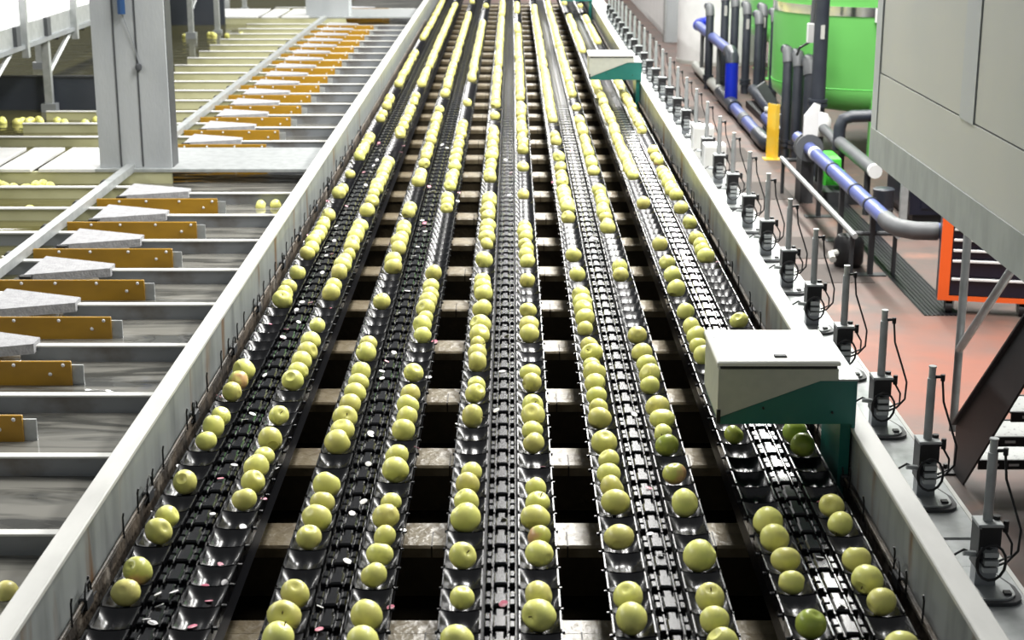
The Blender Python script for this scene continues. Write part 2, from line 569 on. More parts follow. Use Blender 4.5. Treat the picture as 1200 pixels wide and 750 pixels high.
for k in range(-2, 22):
    obj('clamp', cl, bar, (-2.84, YK(k) + 0.235, TOP + 0.003))

# walkways that cross the channels at the columns
def walkway(y0, y1, lab):
    t = thing('walkway', lab, 'walkway')
    z0, z1 = TOP + 0.006, TOP + 0.03
    for x0, x1 in ((-5.4, -3.84), (-3.78, -3.535), (-3.475, -3.06), (-3.06, -1.24)):
        MB().box(x0, x1, y0, y1, z0, z1, 0.003).build('deck_plate', 'white_paint' if x1 < -3 else 'galvanised', t)
    box('edge_beam', 'cream_wall', -5.4, -2.5, y0 + 0.01, y0 + 0.05, -0.6, z0, t)
    return t
walkway(11.76, 12.72, 'white walkway of flat plates around the foot of the big column')
walkway(24.75, 26.2, 'far white walkway of plates around the distant column')

def column(x0, x1, y0, y1, z0, lab, joints=True):
    t = thing('column', lab, 'column')
    n = MB()
    n.box(x0, x1, y0, y1, z0, 4.2)
    n.build('shaft', 'concrete', t)
    if joints:
        for fx in (0.30, 0.60):
            x = x0 + (x1 - x0) * fx
            box('joint', 'dark_joint', x - 0.006, x + 0.006, y0 - 0.004, y0 + 0.002, z0 + 0.01, 4.2, t)
        box('corner_strip', 'dark_steel', x1 - 0.012, x1 + 0.004, y0 + 0.02, y1, z0, 4.2, t)
        MB().tube([(x0 + 0.23, y0 - 0.03, 4.0), (x0 + 0.235, y0 - 0.03, 0.88)], 0.028, 8).build('blue_cable', 'blue_cable', t)
        MB().tube([(x0 + 0.235, y0 - 0.02, 0.88), (x0 + 0.30, y0 - 0.012, 0.68), (x0 + 0.335, y0 - 0.012, 0.52)], 0.004, 6).build('thin_wire', 'grey_steel', t)
        MB().lathe([(0, -0.03), (0.02, -0.02), (0.026, 0), (0.02, 0.02), (0, 0.03)], 10, (x0 + 0.33, y0 - 0.015, 0.50)).build('wire_socket', 'dark_joint', t, smooth=True)
    return t
column(-3.03, -2.50, 11.80, 12.02, TOP + 0.03, 'grey concrete column with blue cable standing on the white walkway')
column(-3.12, -2.47, 24.9, 25.35, TOP + 0.03, 'distant grey column at the end of the long bar', joints=False)
c3 = thing('column', 'grey square column at the end of the white wall', 'column')
box('shaft', 'concrete', 2.80, 3.09, 30.0, 30.3, FLOOR, 3.6, c3)
box('corner_strip', 'galvanised', 2.79, 2.82, 29.985, 30.31, FLOOR, 3.6, c3)

# ------------------------------------------------------------ cup conveyors
PITCH = 0.1320
LANE_X = [-0.924, -0.4776, -0.031, 0.416, 0.863]
PHASE = [0.0154, -0.0078, -0.0078, -0.0282, -0.0422]
LANE_LAB = ['beside the trough wall at the water channels', 'second from the wall at the water channels', 'running along the middle of the trough',
            'second from the actuator ledge', 'passing under the sensor boxes']
N0, NMID, N1 = 25, 85, 205
CUPX = 0.104

def cup_geo(mb, s, cx=0.0, cy=0.0, nu=10, nv=8, pins=True):
    # s = +1: outer edge towards +x
    hx, hy = 0.053, 0.0625
    vs_, fs = [], []
    for j in range(nv + 1):
        v = -1 + 2 * j / nv
        for i in range(nu + 1):
            u = -1 + 2 * i / nu
            bowl = (1 - abs(v) ** 3) * (0.3 + 0.7 * (1 - abs(u) ** 3))
            lip = 0.006 * (1 - u * u) * (1 if abs(v) > 0.8 else 0)
            z = -0.033 * bowl - lip + 0.006 * math.exp(-(u / 0.22) ** 2) * (1 - v * v)
            vs_.append((cx + u * hx, cy + v * hy, z))
    w_ = nu + 1
    for j in range(nv):
        for i in range(nu):
            a = j * w_ + i
            fs.append((a, a + 1, a + 1 + w_, a + w_))
    # skirt
    ring = [i for i in range(w_)] + [j * w_ + nu for j in range(1, nv + 1)] + [nv * w_ + i for i in range(nu - 1, -1, -1)] + [j * w_ for j in range(nv - 1, 0, -1)]
    o = len(vs_)
    for r in ring:
        x, y_, z = vs_[r]
        vs_.append((cx + (x - cx) * 0.93, cy + (y_ - cy) * 0.96, -0.055))
    n = len(ring)
    for i in range(n):
        j = (i + 1) % n
        fs.append((ring[i], o + i, o + j, ring[j]))
    mb.add(vs_, fs)
    # raised side edges
    for sg in (-1, 1):
        x = cx + sg * hx
        mb.box(x - 0.002, x + 0.002, cy - 0.056, cy + 0.05, -0.02, 0.005)
    if pins:
        x = cx + s * hx
        mb.cyl((x - s * 0.002, cy - 0.03, -0.018), (x + s * 0.010, cy - 0.03, -0.018), 0.005, 6)
    return mb

def link_geo(mb, cy=0.0):
    mb.box(-0.041, 0.041, cy - 0.064, cy + 0.064, -0.045, -0.012)
    mb.box(-0.019, 0.019, cy - 0.044, cy + 0.024, -0.012, 0.006, 0.005)
    mb.box(-0.013, 0.013, cy + 0.022, cy + 0.07, -0.014, 0.002, 0.004)
    for s in (-1, 1):
        mb.box(s * 0.032 - 0.008, s * 0.032 + 0.008, cy - 0.046, cy - 0.010, -0.012, 0.006, 0.003)
        mb.box(s * 0.032 - 0.008, s * 0.032 + 0.008, cy + 0.004, cy + 0.040, -0.012, 0.004, 0.003)
        mb.box(s * 0.0225 - 0.002, s * 0.0225 + 0.002, cy - 0.058, cy + 0.058, -0.012, 0.001)
    return mb

cupL = cup_geo(MB(), -1).mesh('cup', 'black_rubber', True)
cupR = cup_geo(MB(), 1).mesh('cup', 'black_rubber', True)
link = link_geo(MB()).mesh('chain_link', 'black_chain')
for li, (lx, ph) in enumerate(zip(LANE_X, PHASE)):
    t = thing('cup_conveyor', 'black twin-row cup conveyor ' + LANE_LAB[li], 'conveyor', (lx, 0, 0), 'black cup conveyors side by side')
    for n in range(N0, NMID):
        l = obj('chain_link', link, t, (0, ph + n * PITCH, 0))
        obj('cup', cupL, l, (-CUPX, 0, 0))
        obj('cup', cupR, l, (CUPX, 0, 0))
    far = MB()
    fl = MB()
    for n in range(NMID, N1):
        cup_geo(far, -1, -CUPX, ph + n * PITCH, 4, 3, n < 130)
        cup_geo(far, 1, CUPX, ph + n * PITCH, 4, 3, n < 130)
        link_geo(fl, ph + n * PITCH)
    tag(far.build('far_cups', 'black_rubber', t, smooth=True), kind='stuff')
    tag(fl.build('far_chain_links', 'black_chain', t), kind='stuff')
    for s in (-1, 1):
        box('side_rail', 'black_frame', s * 0.135 - 0.005, s * 0.135 + 0.005, 3.0, 27.2, -0.15, -0.058, t)
        box('inner_rail', 'black_frame', s * 0.050 - 0.005, s * 0.050 + 0.005, 3.0, 27.2, -0.15, -0.058, t)
    box('chain_track', 'black_frame', -0.045, 0.045, 3.0, 27.2, -0.12, -0.048, t)

# ------------------------------------------------------------ apples
def apple_geo(mb, rot, c=(0, 0, 0), r=0.039, elong=0.95, n=18, m=14, lump=0.0, seed=0):
    rr = random.Random(seed)
    ph1, ph2 = rr.uniform(0, 6.28), rr.uniform(0, 6.28)
    prof = []
    for i in range(m + 1):
        a = math.pi * i / m          # 0 = stem end
        rad = math.sin(a)
        z = math.cos(a)
        top = math.exp(-(a / 0.27) ** 2)
        bot = math.exp(-((math.pi - a) / 0.22) ** 2)
        z = z - 0.26 * top + 0.14 * bot
        rad = rad * (1 + 0.05 * math.cos(a)) if a < 2.9 else rad
        prof.append((rad, z * elong))
    vs_, fs = [], []
    for k in range(n):
        b = 2 * math.pi * k / n
        for (q, z) in prof:
            g = 1 + lump * (math.cos(2 * b + ph1) * 0.5 + math.cos(5 * b + ph2) * 0.18 * (1 - z))
            p = rot @ Vector((q * g * math.cos(b), q * g * math.sin(b), z)) * r
            vs_.append((c[0] + p.x, c[1] + p.y, c[2] + p.z))
    w_ = m + 1
    for k in range(n):
        k2 = (k + 1) % n
        for i in range(m):
            fs.append((k * w_ + i, k2 * w_ + i, k2 * w_ + i + 1, k * w_ + i + 1))
    return mb.add(vs_, fs)

ident = Matrix.Identity(3)
APPLES = {}
for mname in ('apple', 'apple_blush', 'apple_green_or_shaded'):
    APPLES[mname] = [apple_geo(MB(), ident, elong=e, lump=lp, seed=i).mesh('apple', mname, True)
                     for i, (e, lp) in enumerate([(0.93, .06), (1.0, .04), (1.04, .09), (0.9, .08), (0.97, .11), (1.08, .06)])]
stem_m = MB().tube([(0, 0, 0.018), (0.001, 0, 0.03), (0.004, 0.001, 0.041)], [0.0016, 0.0014, 0.002], 6).mesh('stem', 'stem', True)

ROWS = {
'1L' : '30-31 33-34 36 39-41 43-45 53-55 57 60-67 72-73 77 82-88 95 97 100-104 111-114 116-131 143-148 150-152 154-173 175-184 186' ,
'1R' : '35-39 41 44-48 50 54-55 57-65 68 70 72-80 89-90 92 94-95 97-99 102-103 105 111-120 122-131 133-145 147-151 153-172 174 176 178-180' ,
'2L' : '28-30 33-36 39-45 47-48 53 58-59 61-65 68-69 75-77 80 82-85 87-89 91-96 99 106-107 110-114 116-123 125-126 128-167 169 184' ,
'2R' : '28-29 31-35 37-38 40-43 45 49-55 57 69-71 74-77 79-81 83 85-86 88-91 93 102 114-126 128-141 143-147 149 151-159 178' ,
'3L' : '28 30 32 34-37 41 43-44 46-50 52 54-56 59 62-65 67-71 76-77 79-80 82-91 96 101 103-110 112-115 117-121 123 125-133 135-144 146-158 160-162 164 167-171 173-178 180-183 185' ,
'3R' : '29-30 32-36 39-42 44-45 49-50 52 56 59-65 72 79 84-93 95 97-101 104-131 133-143 145-146 149-155 171 173-181' ,
'4L' : '29-30 33 35-39 41-48 50-54 57 60 67 69-73 75-77 79 82 87 89 95-101 103-115 117-119 121-144 146-156 158-171 173-175 177' ,
'4R' : '28-30 32 35 37 39-42 44-47 49 57-58 65-73 78 80-81 83-88 90-92 94-95 100 106 108-111 113-127 129-131 133-134 137-138 140 142-168 170-171 173-178 180-183' ,
'5L' : '29 31-34 40 47-50 52 55 57 59 62 70 77-92 94-100 102-103 105-113 133-148 150 152-163 165 182' ,
'5R' : '28 30-32 34-35 39-40 51 60-63 66 69 72-78 81-82 84 91 93-100 102-107 109-113 140-148 150-152 154-156 159 161-165 178' ,
}
ROWDESC = {
    '1L': 'cup row against the wall at the water channels',
    '1R': 'inner row of the conveyor beside the water channels',
    '2L': 'channel side row of the second conveyor from the channels',
    '2R': 'inner row of the second conveyor from the channels',
    '3L': 'channel side row of the middle conveyor',
    '3R': 'actuator side row of the middle conveyor',
    '4L': 'inner row of the second conveyor from the actuators',
    '4R': 'outer row of the second conveyor from the actuators',
    '5L': 'inner row of the conveyor under the sensor boxes',
    '5R': 'cup row against the wall at the actuators',
}
NUM = {2: 'pair', 3: 'run of three', 4: 'run of four', 5: 'run of five', 6: 'run of six', 7: 'run of seven'}


def apple_label(key, n):
    a = b = n
    while (a - 1, key) in APSET:
        a -= 1
    while (b + 1, key) in APSET:
        b += 1
    ln = b - a + 1
    pre = 'lone apple between empty cups, ' if ln == 1 else 'apple in a %s, ' % NUM.get(ln, 'long run')
    return pre + ROWDESC[key], pre


SPECIAL = {
    ('5L', 40): ('apple_green_or_shaded', 'greener apple sitting half under the slanted green bracket of the nearer box'),
    ('5R', 40): ('apple_green_or_shaded', 'apple coloured dark for the shade below the nearer sensor box by the wall'),  # this and the next: box shade put into the apple colour
    ('5R', 39): ('apple_green_or_shaded', 'apple coloured dark as if shaded, just beside the nearer sensor box'),
    ('4R', 39): ('apple_green_or_shaded', 'small green apple behind a dark leaf-like scrap beside a cross beam'),
    ('5L', 29): ('apple_green_or_shaded', 'green apple with its deep stem hollow turned upward'),
    ('1L', 31): ('apple_blush', 'apple with pink blush in cup row against the stained wall, before a plainer one'),
    ('1L', 44): ('apple_blush', 'apple with faint orange blush in the middle of three by the stained wall'),
    ('3R', 33): ('apple_blush', 'lopsided warm yellow apple in actuator side row of the middle conveyor'),
    ('4R', 37): ('apple_blush', 'apple with tan russet patch in outer row of second conveyor from actuator ledge'),
    ('5R', 81): ('apple_blush', 'far apple with orange blush in the row against the actuator wall'),
}
def expand(s):
    out = []
    for q in s.split():
        if '-' in q:
            a, b = q.split('-')
            out += list(range(int(a), int(b) + 1))
        else:
            out.append(int(q))
    return out
allap = []
for key, s in ROWS.items():
    for n in expand(s):
        allap.append((n, key))
allap.sort()
APSET = set(allap)
farm = MB()
for idx, (n, key) in enumerate(allap):
    li = int(key[0]) - 1
    sx = -1 if key[1] == 'L' else 1
    ar = random.Random(n * 31 + ord(key[0]) * 7 + ord(key[1]))
    size = ar.uniform(0.037, 0.0435)
    if ar.random() < 0.12:
        size = 0.034
    p = (LANE_X[li] + sx * CUPX + ar.uniform(-0.006, 0.006), PHASE[li] + n * PITCH + ar.uniform(-0.01, 0.01), size - 0.028)
    eul = Euler((ar.uniform(-1, 1) + (1.4 if ar.random() < 0.6 else 0), ar.uniform(-0.6, 0.6), ar.uniform(0, 6.28)))
    if idx < 300:
        lab_, pre_ = apple_label(key, n)
        mname, lab = SPECIAL.get((key, n), ('apple', lab_))
        me = APPLES[mname][ar.randrange(6)]
        o = obj('apple', me, None, p)
        if (key, n) == ('5L', 29):
            eul = Euler((0.35, 0.25, 0.4))
        o.rotation_euler = eul
        o.scale = tuple(size / 0.039 * ar.uniform(0.93, 1.07) for _ in range(3))
        tag(o, lab, 'apple', None if (key, n) in SPECIAL else lab_)
        if ar.random() < 0.16:
            obj('stem', stem_m, o)
    else:
        apple_geo(farm, eul.to_matrix(), p, size, ar.uniform(0.9, 1.05), 9, 6)
tag(farm.build('distant_apples', 'apple', smooth=True), 'rows of distant pale green apples far along the cup conveyors', 'apples', kind='stuff')

# apples floating in the water channels
def float_apple(x, y, lab, grp=None, r=0.039):
    o = obj('apple', APPLES['apple'][rnd.randrange(6)], None, (x, y, WATER + 0.012))
    o.rotation_euler = (rnd.uniform(-2, 2), rnd.uniform(-1, 1), rnd.uniform(0, 6))
    o.scale = (r / 0.039,) * 3
    tag(o, lab, 'apple', grp)
float_apple(-1.60, 4.72, 'single apple floating in the open water channel beside the trough wall')
for (x, y) in ((-1.72, 10.9), (-1.62, 10.92), (-1.42, 14.3)):
    float_apple(x, y, 'apple floating behind a channel divider next to the trough wall', 'apples afloat near the trough wall')
for i in range(16):
    float_apple(-3.65 + rnd.uniform(-.36, .30), 11.55 + rnd.uniform(-.12, .12), 'apple in the floating cluster before the white walkway', 'apple cluster at the white walkway')
for i in range(6):
    float_apple(-3.5 + rnd.uniform(-.5, .3), 10.75 + rnd.uniform(-.1, .1), 'apple afloat behind a cream channel wall', 'apples behind cream channel walls')
for i in range(14):
    float_apple(-4.25 + rnd.uniform(-.45, .45), 14.75 + rnd.uniform(-.12, .12), 'apple floating beside the dark basin partition behind the column', 'apples by the dark partition')
for i in range(8):
    float_apple(-4.2 + rnd.uniform(-.5, .5), 22.9 + rnd.uniform(-.2, .2), 'tiny distant apple floating in the olive basin', 'apples in the olive basin')

# ------------------------------------------------------------ peeled fruit stickers on the conveyors
st_m = {m: MB().lathe([(0.0, 0.0015), (0.0115, 0.001), (0.012, 0.0)], 9).mesh('fruit_sticker', m) for m in ('sticker_white', 'sticker_pink')}
sr = random.Random(5)
for i in range(230):
    li = sr.choices((0, 1, 2, 3, 4), (5, 3, 1.2, 1.4, 1.0))[0]
    y = 3.75 + 8 * sr.random() ** 1.3
    kind = sr.choices(('cupin', 'chain', 'pinedge'), (4, 4, 1.5))[0]
    m = 'sticker_pink' if sr.random() < 0.55 else 'sticker_white'
    if kind == 'chain':
        x, z = LANE_X[li] + sr.uniform(-0.03, 0.03), 0.009
        m = 'sticker_white' if sr.random() < 0.75 else m
    elif kind == 'cupin':
        sd = sr.choice((-1, 1))
        n = round((y - PHASE[li]) / PITCH)
        if (n, str(li + 1) + ('L' if sd < 0 else 'R')) in APSET:
            continue
        y = PHASE[li] + n * PITCH + sr.uniform(-0.04, 0.02)
        v = abs(y - PHASE[li] - n * PITCH) / 0.0625
        x, z = LANE_X[li] + sd * CUPX + sr.uniform(-0.03, 0.03), -0.034 * (1 - v ** 2.4) * 0.9 + 0.004
    else:
        x, z = LANE_X[li] + sr.choice((-1, 1)) * 0.158, -0.005
    o = obj('fruit_sticker', st_m[m], None, (x, y, z))
    o.rotation_euler = (sr.uniform(-.5, .5), sr.uniform(-.5, .5), 0)
    o.scale = (sr.uniform(0.8, 1.15), sr.uniform(0.7, 1.1), 1)
    c_ = 'white' if m == 'sticker_white' else 'pink'
    tag(o, 'tiny round %s sticker on the black conveyor %s' % (c_, LANE_LAB[li]), 'sticker', c_ + ' fruit stickers on the conveyors')

# ------------------------------------------------------------ sensor boxes on the trough wall
def sensor_box(y0, lab):
    t = thing('sensor_box', lab, 'sensor box', (0, y0, 0), 'sensor boxes over the cup conveyor')
    D = 0.36
    MB().prism([(0.654, 0.182), (0.978, 0.306), (1.034, 0.306), (1.034, 0.344), (0.654, 0.344)], 'y', 0, D).build('housing', 'box_body', t)
    lid = MB().box(0.648, 1.038, -0.008, D + 0.004, 0.357, 0.372, 0.005).build('lid', 'box_grey', t)
    MB().box(0.835, 0.875, 0.035, 0.06, 0.372, 0.378, 0.003).build('latch', 'dark_steel', lid)
    box('label_plate', 'cabin_frame', 0.665, 0.70, D - 0.10, D - 0.02, 0.372, 0.3735, lid)
    box('seal', 'hose_black', 0.66, 1.03, 0.006, D - 0.004, 0.343, 0.358, t)
    MB().prism([(0.66, 0.16), (1.088, 0.16), (1.088, 0.305), (0.98, 0.3045), (0.66, 0.181)], 'y', 0.004, D - 0.01).build('bracket', 'box_green', t)
    box('bracket_leg', 'box_green', 1.055, 1.088, 0.03, D - 0.03, -0.12, 0.16, t)
    box('mounting_plate', 'galvanised', 1.036, 1.10, 0.0, D + 0.10, 0.305, 0.311, t)
    box('rail_clamp', 'box_green', 1.088, 1.10, 0.02, D, 0.1405, 0.305, t)
    MB().box(0.652, 0.664, -0.004, 0.01, 0.165, 0.21).build('corner_tab', 'hose_black', t)
    for q in (0.80, 1.02):
        MB().cyl((q, 0.004, 0.2 if q > 1 else 0.215), (q, -0.004, 0.2 if q > 1 else 0.215), 0.004, 6).build('screw', 'hose_black', t)
sensor_box(4.90, 'pale grey sensor box with green bracket, the one beside the galvanised ledge actuators')
sensor_box(13.8, 'smaller looking pale grey sensor box with green bracket farther along the trough wall')
sensor_box(22.5, 'farthest sensor box whose green bracket underside alone shows over the conveyor')

# ------------------------------------------------------------ gate actuators
def actuator(simple=False):
    t = thing('gate_actuator', 'pneumatic gate actuator with upright cylinder and black hoses on the ledge', 'actuator', (0, 0, -0.28), 'gate actuators along the ledge')
    # foot plate with a rounded end
    outer = [(-0.10, -0.14), (0.035, -0.14)] + [(0.035 + 0.06 * math.sin(R(a)), -0.08 - 0.06 * math.cos(R(a))) for a in range(15, 91, 15)] + [(0.095, -0.02), (0.055, 0.10), (0.02, 0.13), (-0.10, 0.13)]
    inner = [(x * 0.86 - 0.004, y * 0.88) for x, y in outer]
    if simple:
        a, b, c, d = MB(), MB(), MB(), MB()
    else:
        a, b, c, d = MB(), MB(), MB(), MB()
    a.prism(outer, 'z', 0, 0.012)
    b.prism(inner, 'z', 0.012, 0.018)
    base = a.build('foot_plate', 'dark_steel', t)
    b.build('foot_pad', 'galvanised', base)
    MB().box(0.04, 0.062, -0.10, -0.075, 0.018, 0.026).build('foot_latch', 'hose_black', base)
    c.box(-0.032, 0.032, -0.025, 0.03, 0.012, 0.15)
    c.build('post', 'grey_steel', t)
    d.box(-0.036, 0.036, -0.035, 0.035, 0.15, 0.215)
    d.box(-0.037, -0.03, -0.05, 0.035, 0.08, 0.215)
    d.build('valve_body', 'hose_black', t)
    MB().box(-0.038, 0.040, -0.04, 0.04, 0.215, 0.224, 0.002).build('top_plate', 'galvanised', t)
    MB().cyl((0, 0, 0.224), (0, 0, 0.445), 0.0155, 12).build('cylinder', 'galvanised', t, smooth=True)
    MB().cyl((0, 0, 0.445), (0, 0, 0.485), 0.012, 10).cyl((0, 0, 0.485), (0, 0, 0.490), 0.014, 10).build('cylinder_cap', 'galvanised', t, smooth=True)
    for segs in ([((0.01, 0, 0.450), (0.042, 0, 0.450), 0.006), ((0.038, 0, 0.435), (0.038, 0, 0.458), 0.008)],
                 [((0.03, 0.01, 0.215), (0.03, 0.01, 0.235), 0.012)],
                 [((0.034, 0, 0.20), (0.062, 0, 0.205), 0.01), ((0.058, 0, 0.185), (0.058, 0, 0.222), 0.009)]):
        f = MB()
        for p0, p1, r0 in segs:
            f.cyl(p0, p1, r0, 8)
        f.build('hose_fitting', 'hose_black', t)
    MB().tube([(0.038, 0, 0.436), (0.045, -0.005, 0.36), (0.075, -0.015, 0.27), (0.098, -0.02, 0.20), (0.095, -0.02, 0.13), (0.065, -0.02, 0.095), (0.03, -0.03, 0.085)], 0.0042, 6).build('hose', 'hose_black', t, smooth=True)
    MB().tube([(0.058, 0, 0.186), (0.078, -0.01, 0.15), (0.075, -0.02, 0.115), (0.035, -0.03, 0.10)], 0.004, 6).build('hose', 'hose_black', t, smooth=True)
    # valve coil with hose ring in front of the post
    pv = MB().lathe([(0.0, 0.016), (0.022, 0.014), (0.03, 0.0), (0.03, -0.02)], 12).build('pilot_valve', 'dark_steel', t, (0.0, -0.04, 0.115))
    pv.rotation_euler = (R(90), 0, 0)
    for zz, yy in ((0.135, -0.055), (0.11, -0.06), (0.085, -0.055)):
        MB().box(-0.02, 0.024, yy - 0.01, yy + 0.02, zz - 0.008, zz + 0.008).build('connector', 'galvanised', t)
    ring = [(0.045 * math.cos(R(a)), -0.068, 0.112 + 0.058 * math.sin(R(a))) for a in range(0, 361, 24)]
    MB().tube(ring, 0.0045, 6, cap=False).build('hose_ring', 'hose_black', t, smooth=True)
    MB().tube([(-0.03, -0.03, 0.12), (-0.075, -0.03, 0.14), (-0.13, -0.02, 0.10), (-0.20, 0.0, 0.08)], 0.004, 6).build('hose', 'hose_black', t, smooth=True)
    MB().cyl((-0.075, -0.03, 0.13), (-0.035, -0.03, 0.125), 0.01, 8).build('elbow_fitting', 'galvanised', t)
    return t
a0 = actuator()
for k in range(-1, 28):
    o = a0 if k == -1 else copy_tree(a0)
    o.location = (1.459, 4.63 + P * k, -0.28)
    o['label'] = ('gate actuator with upright cylinder and black hoses, %s past the nearer sensor box' % ORD[k - 1] if 1 <= k <= 20 else
                  'gate actuator with upright cylinder, %s from the nearer sensor box toward the ledge end' % ORD[-k] if k < 1 else
                  'tiny far gate actuator near the end of the ledge')
for (x, y, h) in ((1.47, 11.70, 0.24), (1.47, 12.45, 0.26)):
    t = thing('junction_box', 'white electrical junction box standing among the gate actuators', 'junction box', (x, y, -0.28), 'white junction boxes on the ledge')
    MB().box(-0.08, 0.08, -0.07, 0.07, 0, h, 0.006).build('housing', 'white_paint', t)
    box('door', 'white_steel', -0.07, 0.07, -0.076, -0.07, 0.02, h - 0.02, t)
# electrical conduit along the ledge
tag(MB().cyl((1.22, 2, -0.262), (1.22, 26, -0.262), 0.018, 8).build('conduit', 'pipe_pale', smooth=True), 'pale conduit running along the ledge behind the trough wall', 'conduit')

# ------------------------------------------------------------ suspended grey cabin
cb = thing('control_cabin', 'large grey panelled enclosure raised above the red floor', 'enclosure', (1.9, 4.6, 0.395))
L = 3.94
box('body', 'cabin_frame', 0.02, 0.34, 0.0, L, 0.0, 2.4, cb)
box('base_band', 'cabin_base', -0.004, 0.03, 0.0, L, 0.0, 0.166, cb)
box('lower_panel', 'cabin_panel', 0.004, 0.03, 0.0, L - 0.02, 0.168, 0.46, cb)
box('wall_panel', 'cabin_panel', 0.006, 0.03, 2.28, L - 0.13, 0.468, 2.4, cb)
box('wall_panel', 'cabin_panel', 0.006, 0.03, 0.02, 2.05, 0.468, 2.4, cb)
box('mullion', 'cabin_frame', 0.0, 0.03, 2.06, 2.27, 0.46, 2.4, cb)
box('corner_post', 'cabin_frame', -0.002, 0.03, L - 0.12, L, 0.166, 2.4, cb)
box('panel_seam', 'dark_joint', 0.012, 0.031, 0.0, L - 0.02, 0.461, 0.468, cb)
box('panel_seam', 'dark_joint', 0.012, 0.031, 2.05, 2.06, 0.461, 2.4, cb)
box('panel_seam', 'dark_joint', 0.012, 0.031, 2.27, 2.28, 0.461, 2.4, cb)
box('panel_seam', 'dark_joint', 0.012, 0.031, L - 0.13, L - 0.12, 0.461, 2.4, cb)
for py in (0.3, 2.0, 3.6):
    MB().cyl((0.18, py, 2.4), (0.18, py, 5.2), 0.03, 8).build('hanger_rod', 'galvanised', cb)
# unseen landing added at the stair head to shade the floor below
lg = thing('shade_landing', 'added unseen landing deck at the stair head, shading the floor', 'landing', (2.3, 4.2, 0.18))
box('deck', 'tread_steel', 0.0, 1.2, 0.0, 2.25, 0, 0.02, lg)
box('edge_beam', 'dark_steel', -0.006, 0.0, 0, 2.25, -0.15, 0.03, lg)
for px, py in ((0.04, 0.05), (1.15, 0.05), (1.15, 2.1)):
    box('leg', 'dark_steel', px - 0.03, px + 0.03, py - 0.03, py + 0.03, FLOOR - 0.18, 0, lg)
# dark machine under the cabin
t = thing('dark_cabinet', 'black machine cabinet in the shade below the grey enclosure', 'cabinet', (3.52, 14.1, FLOOR))
MB().box(0, 1.7, 0, 0.9, 0.08, 1.0, 0.01).build('body', 'drawer_navy', t)
box('plinth', 'hose_black', 0.04, 1.65, 0.04, 0.86, 0, 0.08, t)
box('door', 'drawer_navy', 0.1, 0.8, -0.015, 0.0, 0.14, 0.94, t)
t = thing('grey_post', 'upright grey post beside the black machine cabinet', 'post', (3.44, 14.0, FLOOR))
MB().box(-0.03, 0.03, -0.03, 0.03, 0.012, 1.15).build('shaft', 'galvanised', t)
box('foot_plate', 'galvanised', -0.07, 0.07, -0.07, 0.07, 0, 0.012, t)

# ------------------------------------------------------------ stairs to the cabin, climbing towards the walkway
st = thing('metal_stairs', 'dark steel stairs with perforated treads and tubular handrail beside the cabin', 'stairs', (2.3, 7.9, FLOOR))
def stringer(x):
    poly = [(0.03, 0.0), (0.03, 0.27), (-1.42, 1.52), (-1.42, 1.24), (-0.16, 0.0)]
    n = MB().prism(poly, 'x', x - 0.006, x + 0.006)
    return n.build('stringer', 'dark_steel', st)
stringer(0.0)
stringer(0.86)
MB().prism([(0.03, 0.255), (0.03, 0.27), (-1.42, 1.52), (-1.42, 1.505)], 'x', -0.03, 0.0).build('stringer_flange', 'dark_steel', st)
for i in range(6):
    z = 0.20 * (i + 1)
    yf = -0.10 - 0.22 * i
    tr = MB().box(0.01, 0.85, yf - 0.24, yf, z - 0.012, z).build('tread', 'tread_steel', st)
    box('tread_nosing', 'hose_black', 0.01, 0.85, yf, yf + 0.012, z - 0.045, z + 0.004, tr)
    box('tread_nosing', 'hose_black', 0.01, 0.85, yf - 0.252, yf - 0.24, z - 0.045, z + 0.004, tr)
    for q in range(8):
        box('slot', 'white_paint', 0.06 + q * 0.10, 0.11 + q * 0.10, yf - 0.256, yf - 0.252, z - 0.026, z - 0.014, tr)
        box('slot', 'white_paint', 0.06 + q * 0.10, 0.11 + q * 0.10, yf + 0.012, yf + 0.0145, z - 0.026, z - 0.014, tr)
MB().tube([(0.0, 0.10, 0.20), (0.0, 0.10, 1.30)], 0.021, 10).build('handrail_post', 'galvanised', st, smooth=True)
MB().tube([(0.0, 0.10, 0.64), (0.0, -0.55, 1.17), (0.0, -1.3, 1.78)], 0.021, 10).build('handrail', 'galvanised', st, smooth=True)
MB().box(-0.06, 0.03, -0.03, 0.09, 0.0, 0.012).cyl((-0.04, 0.05, 0.012), (-0.04, 0.05, 0.035), 0.012, 6).build('foot_bracket', 'hose_black', st)

# ------------------------------------------------------------ orange tool trolley
tt = thing('tool_trolley', 'orange tool trolley with dark drawers and pale handle bars', 'trolley', (3.0, 11.06, FLOOR), rz=R(-11))
W, Dp, H0, H1 = 0.68, 0.22, 0.10, 0.69
box('carcass', 'drawer_navy', 0.01, W - 0.01, 0.02, Dp, H0, H1 - 0.01, tt)
box('side_frame', 'orange_paint', 0, 0.075, 0, 0.03, H0, H1, tt)
box('side_frame', 'orange_paint', W - 0.075, W, 0, 0.03, H0, H1, tt)
box('bottom_frame', 'orange_paint', 0.075, W - 0.075, 0, 0.03, H0, H0 + 0.035, tt)
box('top_panel', 'orange_paint', 0, W, 0, Dp, H1, H1 + 0.02, tt)
box('side_panel', 'drawer_navy', 0, 0.01, 0.03, Dp, H0, H1, tt)
zs = [(0.14, 0.275), (0.28, 0.405), (0.41, 0.48), (0.485, 0.555), (0.56, 0.63), (0.635, 0.685)]
for z0, z1 in zs:
    dr = box('drawer', 'drawer_navy', 0.08, W - 0.08, 0.004, 0.022, z0, z1, tt)
    MB().box(0.085, W - 0.085, -0.012, 0.004, z1 - 0.024, z1 - 0.008, 0.004).build('handle_bar', 'white_paint', dr)
